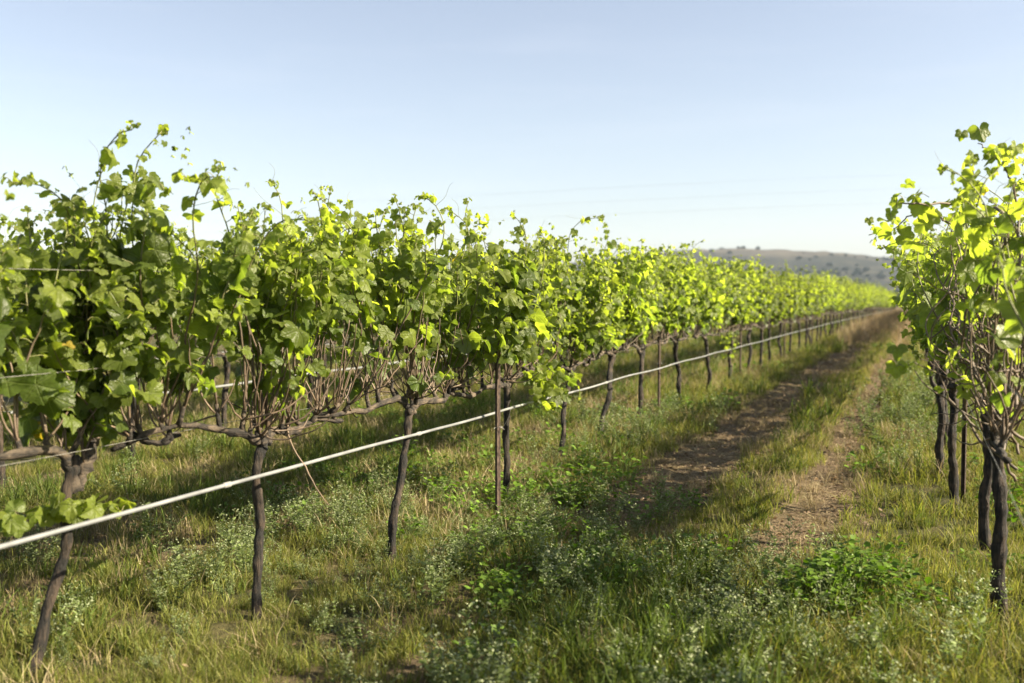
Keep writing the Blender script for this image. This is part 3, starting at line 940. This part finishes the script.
def src_tall(rg):
    mb = MB(); blades(mb, 26, .12, .34, .0085, .06, 1.0, G_TALL, rg); blades(mb, 14, .08, .2, .005, .08, .9, G_FINE, rg); return mb


def src_dry(rg):
    mb = MB(); blades(mb, 34, .06, .22, .0036, .09, 1.0, G_DRY, rg); blades(mb, 10, .08, .2, .004, .09, .6, G_DRY, rg, lay=.75); return mb


def src_tallred(rg):
    mb = MB(); blades(mb, 60, .25, .6, .006, .16, .7, [(.33, .26, .17), (.28, .21, .14), (.38, .31, .21), (.24, .18, .11)], rg); return mb


def src_litter(rg):
    mb = MB(); blades(mb, 60, .03, .12, .0042, .15, .3, G_DRY[:4] + G_RED, rg, lay=.93)
    n = 5; a = rg.uniform(0, 6.28, n)
    P = np.stack([rg.normal(0, .08, n), rg.normal(0, .08, n), rg.uniform(.004, .02, n)], 1)
    disc_leaves(mb, P, np.stack([np.cos(a), np.sin(a), rg.normal(0, .3, n)], 1), np.array([0, 0, 1.]) + rg.normal(0, .4, (n, 3)), rg.uniform(.015, .032, n), rg.uniform(.01, .02, n),
                np.array(G_RED)[rg.integers(0, 4, n)] * .8)
    return mb


def src_weed(rg, fl=True):
    """grey-green branching weed with small pale flower heads"""
    mb = MB(); P = []; D = []; C = []; L = []; FP = []
    for s_ in range(9):
        a = rg.uniform(0, 6.28); d = unit(np.array([math.cos(a) * .45, math.sin(a) * .45, 1.0])); p = np.array([rg.normal(0, .04), rg.normal(0, .04), -.01])
        h = rg.uniform(.12, .27); n = 9; pts = [p]
        for i in range(n):
            d = unit(d + rg.normal(0, .10, 3) + np.array([0, 0, .05])); pts.append(pts[-1] + d * h / n)
            for _ in range(3):
                b2 = rg.uniform(0, 6.28); P.append(pts[-1]); D.append(unit(np.array([math.cos(b2), math.sin(b2), .5]))); L.append(rg.uniform(.012, .032))
            if i > 4:
                b2 = rg.uniform(0, 6.28); br = pts[-1] + np.array([math.cos(b2) * .03, math.sin(b2) * .03, .03]) * rg.uniform(.5, 1.5)
                tube(mb, np.array([pts[-1], br]), .0011, 3, 0, (.13, .16, .07), cap=False); FP.append(br)
        tube(mb, np.array(pts), np.linspace(.002, .001, n + 1), 3, 0, (.10, .13, .05), cap=False); FP.append(pts[-1])
    n = len(P); P = np.array(P); D = np.array(D); L = np.array(L)
    disc_leaves(mb, P, D, np.array([0, 0, 1.]) + rg.normal(0, .5, (n, 3)), L, L * .38, np.array([.13, .165, .058]) * rg.uniform(.7, 1.35, (n, 1)))
    if fl:
        FP = np.repeat(np.array(FP), 3, 0); n = len(FP); FP = FP + rg.normal(0, .007, (n, 3)); a = rg.uniform(0, 6.28, n)
        disc_leaves(mb, FP, np.stack([np.cos(a), np.sin(a), rg.uniform(-.2, .8, n)], 1), np.array([0, 0, 1.]) + rg.normal(0, .5, (n, 3)), rg.uniform(.007, .012, n), rg.uniform(.006, .010, n),
                    np.array([.30, .33, .20]) * rg.uniform(.6, 1.1, (n, 1)))
    return mb


def src_broad(rg):
    mb = MB(); n = 52
    a = rg.uniform(0, 6.28, n); r = .1 * np.sqrt(rg.random(n)); P = np.stack([r * np.cos(a), r * np.sin(a), rg.uniform(.03, .15, n)], 1)
    D = np.stack([np.cos(a), np.sin(a), rg.uniform(-.2, .6, n)], 1)
    L = rg.uniform(.022, .045, n)
    disc_leaves(mb, P, D + rg.normal(0, .3, (n, 3)), np.array([0, 0, 1.]) + rg.normal(0, .35, (n, 3)), L, L * rg.uniform(.55, .8, n), np.array([.09, .155, .014]) * rg.uniform(.7, 1.4, (n, 1)))
    for i in range(n):
        if i % 2 == 0: tube(mb, np.array([[P[i, 0] * .3, P[i, 1] * .3, -.01], P[i] * [.7, .7, .7], P[i]]), .0013, 3, 0, (.09, .13, .03), cap=False)
    return mb


def source_coll(name, fn, mat, k=4):
    c = bpy.data.collections.new(name)
    for i in range(k):
        rg = np.random.default_rng(hash(name) % 1000 + i if False else sum(map(ord, name)) + i * 7)
        o = bpy.data.objects.new(f'{name}', fn(rg).mesh(name, [mat])); c.objects.link(o)
    return c


def scatter(name, coll, nvar, X, Y, S, rg, label, tilt=.12, sink=0.0, Z=None):
    n = len(X)
    me = bpy.data.meshes.new(name)
    me.vertices.add(n)
    co = np.stack([X, Y, ground_z(X, Y) + sink if Z is None else Z], 1)
    me.vertices.foreach_set('co', co.astype(np.float32).ravel())
    a = me.attributes.new('rot', 'FLOAT_VECTOR', 'POINT'); a.data.foreach_set('vector', np.stack([rg.normal(0, tilt, n), rg.normal(0, tilt, n), rg.uniform(0, 6.283, n)], 1).astype(np.float32).ravel())
    a = me.attributes.new('scl', 'FLOAT', 'POINT'); a.data.foreach_set('value', S.astype(np.float32))
    a = me.attributes.new('vi', 'INT', 'POINT'); a.data.foreach_set('value', rg.integers(0, nvar, n).astype(np.int32))
    o = link(name, me); tag(o, label, None, None, 'stuff')
    g = bpy.data.node_groups.new(name + '_scatter', 'GeometryNodeTree')
    g.interface.new_socket('Geometry', in_out='INPUT', socket_type='NodeSocketGeometry')
    g.interface.new_socket('Geometry', in_out='OUTPUT', socket_type='NodeSocketGeometry')
    N = g.nodes.new; gi = N('NodeGroupInput'); go = N('NodeGroupOutput')
    ci = N('GeometryNodeCollectionInfo'); ci.inputs['Collection'].default_value = coll
    ci.inputs['Separate Children'].default_value = True; ci.inputs['Reset Children'].default_value = True
    ip = N('GeometryNodeInstanceOnPoints'); ip.inputs['Pick Instance'].default_value = True

    def attr(nm, dt):
        k = N('GeometryNodeInputNamedAttribute'); k.data_type = dt; k.inputs['Name'].default_value = nm
        return k.outputs['Attribute']
    e = N('FunctionNodeEulerToRotation')
    g.links.new(attr('rot', 'FLOAT_VECTOR'), e.inputs[0])
    g.links.new(gi.outputs[0], ip.inputs['Points']); g.links.new(ci.outputs[0], ip.inputs['Instance'])
    g.links.new(attr('vi', 'INT'), ip.inputs['Instance Index']); g.links.new(e.outputs[0], ip.inputs['Rotation'])
    g.links.new(attr('scl', 'FLOAT'), ip.inputs['Scale']); g.links.new(ip.outputs[0], go.inputs[0])
    m = o.modifiers.new('scatter', 'NODES'); m.node_group = g
    return o


ring = [(1.6, 6.5, -6.5, 2.2, 1.0, 1.0), (6.5, 12, -10, 3.0, .55, 1.25), (12, 24, -13, 4.5, .26, 1.6), (24, 48, -12, 8, .09, 2.1), (48, 90, -12, 14, .03, 2.8)]


def cand(dens, rg):
    Xs, Ys, Ss = [], [], []
    for y0, y1, x0, x1, k, s in ring:
        n = int(dens * k * (y1 - y0) * (x1 - x0))
        Xs.append(rg.uniform(x0, x1, n)); Ys.append(rg.uniform(y0, y1, n)); Ss.append(np.full(n, s))
    X = np.concatenate(Xs); Y = np.concatenate(Ys); S = np.concatenate(Ss)
    # leave out the clump of ground right under the photographer's feet
    keep = np.hypot(X, Y) > 1.3
    return X[keep], Y[keep], S[keep]


def masks(X, Y):
    tl = np.exp(-((X - track_l(Y)) / .47) ** 2) * np.clip((Y - 4.9) / 1.6, 0, 1)
    trk = np.exp(-((X - track_r(Y)) / .27) ** 2) * np.clip((Y - 4.6) / 1.2, 0, 1)
    pn = np.clip(1.0 + 2.0 * (fbm(X * 1.1, Y * .8, 91, 3) - .38), 0.5, 1.2); tl = tl * pn; trk = trk * pn
    n1 = fbm(X * .8, Y * .8, 21, 3); n2 = fbm(X * 1.7, Y * 1.7, 41, 3); n3 = fbm(X * .5, Y * .5, 61, 2)
    return tl, trk, n1, n2, n3


def foot(X, Y):
    return np.clip(1 - np.abs(X - left_x(Y) - .32) / .5, 0, 1) ** .5 * np.clip((8.5 - Y) / 2, 0, 1)


def pick(X, Y, S, prob, rg):
    k = rg.random(len(X)) < prob
    return X[k], Y[k], S[k]


def bump(X, Y, cx, cy, rx, ry):
    return np.exp(-((X - cx) / rx) ** 2 - ((Y - cy) / ry) ** 2)


rg = np.random.default_rng(5)
C_FINE = source_coll('grass_tuft', src_fine, M_GRASS); C_TALL = source_coll('tall_grass_tuft', src_tall, M_GRASS)
C_DRY = source_coll('dry_grass_tuft', src_dry, M_DRY); C_RED = source_coll('tall_dry_tuft', src_tallred, M_DRY); C_LIT = source_coll('straw_litter_patch', src_litter, M_DRY)
C_WEED = source_coll('flowering_weed_tuft', src_weed, M_WEED); C_BROAD = source_coll('broadleaf_tuft', src_broad, M_WEED)

X, Y, S = cand(230, rg); tl, tk, n1, n2, n3 = masks(X, Y)
bare = np.clip(1 - 1.35 * np.maximum(tl, tk) * (.6 + .8 * n2), 0, 1)
behind = np.clip((left_x(Y) - .25 - X) / .3, 0, 1)
p = bare * np.clip(.42 + 1.1 * (n1 - .35), .15, 1) * (1 - .75 * behind * (n2 < .52)) + .3 * foot(X, Y)
s = S * (.66 + .5 * n2) * rg.uniform(.7, 1.2, len(S)) * (1 - .3 * foot(X, Y))
k = rg.random(len(X)) < p
scatter('grass', C_FINE, 4, X[k], Y[k], s[k], rg, 'short yellow-green grass growing along both rows of vines')

X, Y, S = cand(110, rg); tl, tk, n1, n2, n3 = masks(X, Y)
bare = np.clip(1 - 1.5 * np.maximum(tl, tk), 0, 1)
lawn = np.clip(bump(X, Y, .3, 4.2, .75, 2.2) + bump(X, Y, -2.4, 2.9, .9, 1.0), 0, 1)
centre = bump(X, Y, -1.15, 3.8, 1.0, 1.7)
p = bare * np.clip(.12 + 2.4 * (n2 - .45), .02, .95) * (1 - .8 * lawn) + .5 * centre * bare * (n1 > .42)
s = S * (.35 + .55 * n1 * n2 * 2) * rg.uniform(.6, 1.25, len(S)) * (1 - .35 * lawn) * (1 - .5 * foot(X, Y))
k = rg.random(len(X)) < p
scatter('tall_grass', C_TALL, 4, X[k], Y[k], s[k], rg, 'taller dark green grass in clumps between the rows')

X, Y, S = cand(120, rg); tl, tk, n1, n2, n3 = masks(X, Y)
under = np.exp(-((X - left_x(Y)) / .45) ** 2)
far = np.clip((Y - 18) / 25, 0, 1)
p = np.clip(.07 + 1.6 * (fbm(X * 1.1, Y * 1.1, 77, 3) - .49) + .25 * under * (Y > 4.5) - .35 * bump(X, Y, .3, 4.2, .9, 2.2) - .35 * bump(X, Y, -2.6, 3.4, 1.3, 1.6) + .25 * far + .15 * np.maximum(tl, tk) + .2 * np.clip((left_x(Y) - .25 - X) / .3, 0, 1), .02, .9)
s = S * rg.uniform(.6, 1.15, len(S)) * (1 - .4 * np.maximum(tl, tk))
k = rg.random(len(X)) < p
scatter('dry_grass', C_DRY, 4, X[k], Y[k], s[k], rg, 'dry straw-coloured grass under the vines and beside the wheel tracks')

X, Y, S = cand(150, rg); tl, tk, n1, n2, n3 = masks(X, Y)
p = np.clip(1.2 * np.maximum(tl, tk) - .1, 0, .95) + .05 + .3 * np.clip((left_x(Y) - .25 - X) / .3, 0, 1)
k = rg.random(len(X)) < p
scatter('straw_litter', C_LIT, 4, X[k], Y[k], (S * rg.uniform(.7, 1.2, len(S)))[k], rg, 'flattened straw and dead leaves littering the two wheel tracks', tilt=.05, sink=.006)

X, Y, S = cand(32, rg); tl, tk, n1, n2, n3 = masks(X, Y)
spot = (1.2 * bump(X, Y, -.8, 4.1, .55, .95) + .6 * bump(X, Y, -1.7, 5.4, .5, .9) + .45 * bump(X, Y, -1.6, 3.0, .4, .4) + 2.0 * bump(X, Y, -2.85, 4.9, .6, 1.0) + .9 * bump(X, Y, -3.1, 4.6, .5, .5) +
        .7 * bump(X, Y, -.15, 11.2, .45, 1.6) + .35 * bump(X, Y, -2.6, 8.8, .6, 2.5))
p = np.clip(spot * 1.0 + .04 * (n3 > .55) * (1 - np.maximum(tl, tk)), 0, .95)
k = rg.random(len(X)) < p
scatter('flowering_weeds', C_WEED, 4, X[k], Y[k], (np.minimum(S, 1.6) * rg.uniform(.65, 1.2, len(S)) * (1 - .55 * foot(X, Y)))[k], rg, 'grey-green weeds with tiny pale flower heads in the grass')

X, Y, S = cand(60, rg); tl, tk, n1, n2, n3 = masks(X, Y)
spot = .45 * bump(X, Y, -.3, 4.95, .32, .5) + .55 * bump(X, Y, -1.55, 4.6, .5, .7) + .6 * bump(X, Y, -2.3, 6.2, .5, 1.1) + .3 * bump(X, Y, -3.3, 7.5, .7, 2)
p = np.clip(spot + .10 * (n3 < .42) * (1 - np.maximum(tl, tk)), 0, .9)
k = rg.random(len(X)) < p
scatter('broadleaf_weeds', C_BROAD, 4, X[k], Y[k], (np.minimum(S, 1.5) * rg.uniform(.6, 1.1, len(S)))[k], rg, 'low bright green broad-leaved weeds among the grass')

# tall reddish dry grass where the track runs out between the rows
n = 900
Y = rg.uniform(26, 88, n); X = rg.uniform(-2.2, 0.6, n)
p = np.clip((Y - 24) / 40, .1, 1) * (.35 + .65 * (np.abs(X + 2.0) < .7))
k = rg.random(n) < p
scatter('tall_dry_grass', C_RED, 4, X[k], Y[k], rg.uniform(.7, 1.25, n)[k] * 1.4, rg, 'tall reddish dry grass at the far end of the track')

# a single lush broad-leaved plant at the edge of the right track
mb = MB(); prg = np.random.default_rng(3)
n = 900; a = prg.uniform(0, 6.28, n); r = np.sqrt(prg.random(n))
lob = .55 + .6 * vnoise(a * 1.3 + 3, a * 0, 4) + prg.normal(0, .07, n); hx = r * np.cos(a) * .38 * lob; hy = r * np.sin(a) * .36 * lob; hz = .04 + prg.random(n) ** .6 * .21 * (.55 + .8 * vnoise(hx * 9 + 7, hy * 9 + 7, 6)) * np.sqrt(np.clip(1.05 - r * r, 0, 1))
P = np.stack([hx, hy, hz], 1); D = np.stack([np.cos(a) + prg.normal(0, .6, n), np.sin(a) + prg.normal(0, .6, n), prg.normal(.1, .35, n)], 1)
L = prg.uniform(.022, .045, n)
disc_leaves(mb, P, D, np.array([0, 0, 1.]) + prg.normal(0, .35, (n, 3)), L, L * .7, np.array([.10, .175, .012]) * prg.uniform(.75, 1.35, (n, 1)))
plant = bpy.data.objects.new('broadleaf_plant', None); COL.objects.link(plant); put(plant, -.27, 4.66)
tag(plant, 'low lush bright green broad-leaved plant at the near end of the right wheel track', 'plant')
link('leaves', mb.mesh('leaves', [M_WEED]), plant)
ms = MB()
for i in range(0, n, 6): tube(ms, np.array([[P[i, 0] * .2, P[i, 1] * .2, -.02], [P[i, 0] * .7, P[i, 1] * .7, P[i, 2] * .55], P[i]]), .0018, 3, 0, (.09, .13, .03), cap=False)
link('stems', ms.mesh('stems', [M_WEED]), plant)


# scrub bushes spotting the hillside
def src_scrub(rg):
    mb = MB(); n = 260
    d = unit(rg.normal(0, 1, (n, 3))); P = d * (rg.random(n)[:, None] ** .35) * [2.6, 2.6, 1.7] + [0, 0, 1.3]
    L = rg.uniform(.7, 1.5, n)
    disc_leaves(mb, P, rg.normal(0, 1, (n, 3)), rg.normal(0, .6, (n, 3)) + [0, 0, .7], L, L * .75, np.array([.022, .028, .018]) * rg.uniform(.6, 1.4, (n, 1)))
    return mb


C_SCRUB = source_coll('scrub_bush', src_scrub, M_WEED)
hrg = np.random.default_rng(9); n = 5200
a_ = np.radians(hrg.uniform(-26, 22, n)); r_ = hrg.uniform(600, 905, n)
hx_ = np.sin(a_) * r_; hy_ = np.cos(a_) * r_
k = hrg.random(n) < np.clip(1.5 * (fbm(hx_ / 70, hy_ / 40, 15, 3) - .42), .02, 1) * np.where(r_ > 835, .12, 1)
hx_, hy_, a_, r_ = hx_[k], hy_[k], a_[k], r_[k]
fi = (a_ - az[0]) / (az[1] - az[0]); fj = (r_ - rr[0]) / (rr[1] - rr[0]); i0 = fi.astype(int); j0 = fj.astype(int); fi -= i0; fj -= j0
hz_ = (HZ[i0, j0] * (1 - fi) * (1 - fj) + HZ[i0 + 1, j0] * fi * (1 - fj) + HZ[i0, j0 + 1] * (1 - fi) * fj + HZ[i0 + 1, j0 + 1] * fi * fj)
scatter('hillside_scrub', C_SCRUB, 4, hx_, hy_, hrg.uniform(.3, .85, len(hx_)), hrg, 'dark scrub bushes dotting the distant hillside', Z=hz_)

# ------------------------------------------------------------------ distant bushes at the row ends
def bush(x, y, h, w, seed, label):
    rg = np.random.default_rng(seed)
    o = bpy.data.objects.new('bush', None); COL.objects.link(o); put(o, x, y); tag(o, label, 'bush')
    mt = MB()
    for k in range(4):
        a = rg.uniform(0, 6.28); tube(mt, smooth_path([(0, 0, -.1), (math.cos(a) * w * .15, math.sin(a) * w * .15, h * .3), (math.cos(a) * w * .35, math.sin(a) * w * .35, h * .7)], 7), np.linspace(.09, .03, 7), 6)
    link('trunk', mt.mesh('trunk', [M_BARK]), o)
    mb = MB(); n = 2600
    c = rg.normal(0, 1, (14, 3)) * [w * .3, w * .3, h * .18] + [0, 0, h * .58]; ci = rg.integers(0, 14, n)
    P = c[ci] + unit(rg.normal(0, 1, (n, 3))) * (rg.random(n)[:, None] ** .4) * h * .22; P[:, 2] = np.maximum(P[:, 2], .15)
    L = rg.uniform(.10, .2, n)
    disc_leaves(mb, P, rg.normal(0, 1, (n, 3)), rg.normal(0, .6, (n, 3)) + [0, 0, .8], L, L * .6, np.array([.03, .042, .016]) * rg.uniform(.6, 1.4, (n, 1)))
    link('crown', mb.mesh('crown', [M_WEED]), o)


def gpt(px, dist):
    d = CM @ np.array([(px - W / 2) / FPX, 0, -1.0]); a = math.atan2(d[0], d[1]); return math.sin(a) * dist, math.cos(a) * dist


x, y = gpt(856, 125); bush(x, y, 3.4, 4.6, 1, 'dark rounded bush rising just beyond the end of the left row')
x, y = gpt(893, 135); bush(x, y, 2.6, 3.4, 2, 'dark low bush between the end of the track and the hill')

# ------------------------------------------------------------------ power cables far behind the vineyard
for lab, pl in (('faint power cable across the pale sky, topmost of three', [(-300, 232), (420, 198), (640, 186), (900, 175), (1500, 160)]),
                ('faint power cable across the pale sky, middle one of three', [(-300, 246), (420, 211), (640, 200), (900, 189), (1500, 174)]),
                ('faint power cable across the pale sky, lowest of three', [(-300, 258), (420, 223), (640, 213), (900, 203), (1500, 189)])):
    mb = MB(); tube(mb, smooth_path([world(a, b_, 170) for a, b_ in pl], 60), .009, 4)
    tag(link('power_cable', mb.mesh('power_cable', [M_WIRE])), lab, 'power cable', 'power cables')

# ------------------------------------------------------------------ light, sky, haze
SUN_AZ, SUN_EL = R(79), R(33)
sd = bpy.data.lights.new('sun', 'SUN'); sun = bpy.data.objects.new('sun', sd); COL.objects.link(sun)
sv = Vector((math.sin(SUN_AZ) * math.cos(SUN_EL), math.cos(SUN_AZ) * math.cos(SUN_EL), math.sin(SUN_EL)))
sun.rotation_euler = sv.to_track_quat('Z', 'Y').to_euler()
sd.energy = 5.0; sd.angle = R(0.53); sd.color = (1.0, 0.87, 0.63)
w = bpy.data.worlds.new('World'); scene.world = w; w.use_nodes = True
t = w.node_tree; t.nodes.clear()
sky = t.nodes.new('ShaderNodeTexSky'); sky.sky_type = 'NISHITA'; sky.sun_disc = False
sky.sun_elevation = SUN_EL; sky.sun_rotation = SUN_AZ; sky.air_density = 1.0; sky.dust_density = 1.3; sky.ozone_density = 1.0; sky.altitude = 200
bg = t.nodes.new('ShaderNodeBackground'); bg.inputs['Strength'].default_value = 0.05
wo = t.nodes.new('ShaderNodeOutputWorld')
hs = t.nodes.new('ShaderNodeHueSaturation'); hs.inputs['Saturation'].default_value = 0.70; hs.inputs['Value'].default_value = 1.0
t.links.new(sky.outputs[0], hs.inputs['Color'])
tnt = mixc(t, 1.0, hs.outputs[0], (1.03, 1.0, 1.0), 'MULTIPLY')
# very faint streaks of high cloud low in the sky
tcw = nd(t, 'ShaderNodeTexCoord'); mpw = nd(t, 'ShaderNodeMapping'); mpw.inputs['Scale'].default_value = (1.6, 1.6, 16); mpw.inputs['Rotation'].default_value = (0.05, 0.04, 0)
nzw = nd(t, 'ShaderNodeTexNoise', Scale=2.2, Detail=5.0, Roughness=0.55)
t.links.new(tcw.outputs['Generated'], mpw.inputs[0]); t.links.new(mpw.outputs[0], nzw.inputs['Vector'])
cf = ramp(t, nzw.outputs['Fac'], [(0.50, 0.0), (0.80, 0.12)])
t.links.new(mixc(t, cf, tnt, (5.2, 5.4, 5.9)), bg.inputs[0]); t.links.new(bg.outputs[0], wo.inputs[0])

HAZE = True
if HAZE:
    m, tt = nt('haze_air')
    out = nd(tt, 'ShaderNodeOutputMaterial'); pv = nd(tt, 'ShaderNodeVolumePrincipled')
    pv.inputs['Color'].default_value = (.62, .76, 1, 1); pv.inputs['Density'].default_value = 0.00017; pv.inputs['Anisotropy'].default_value = 0.0
    tt.links.new(pv.outputs[0], out.inputs['Volume'])
    mb = MB(); a = 1330
    v = [(x, y, z) for z in (-4.0, 75.0) for x, y in ((-a, -a), (a, -a), (a, a), (-a, a))]
    mb.add(v, None, [[0, 3, 2, 1], [4, 5, 6, 7], [0, 1, 5, 4], [1, 2, 6, 5], [2, 3, 7, 6], [3, 0, 4, 7]])
    o = link('haze', mb.mesh('haze', [m], smooth=False)); tag(o, kind='stuff')

# ------------------------------------------------------------------ render settings
vs = scene.view_settings
scene.display_settings.display_device = 'sRGB'
vs.view_transform = 'Standard'; vs.look = 'None'; vs.gamma = 1.0; vs.exposure = 1.98; vs.use_curve_mapping = False
cy = scene.cycles
cy.max_bounces = 8; cy.diffuse_bounces = 3; cy.glossy_bounces = 2; cy.transmission_bounces = 4; cy.transparent_max_bounces = 4; cy.volume_bounces = 1
cy.use_denoising = True
try: cy.denoiser = 'OPENIMAGEDENOISE'
except Exception: pass
cy.caustics_reflective = False; cy.caustics_refractive = False
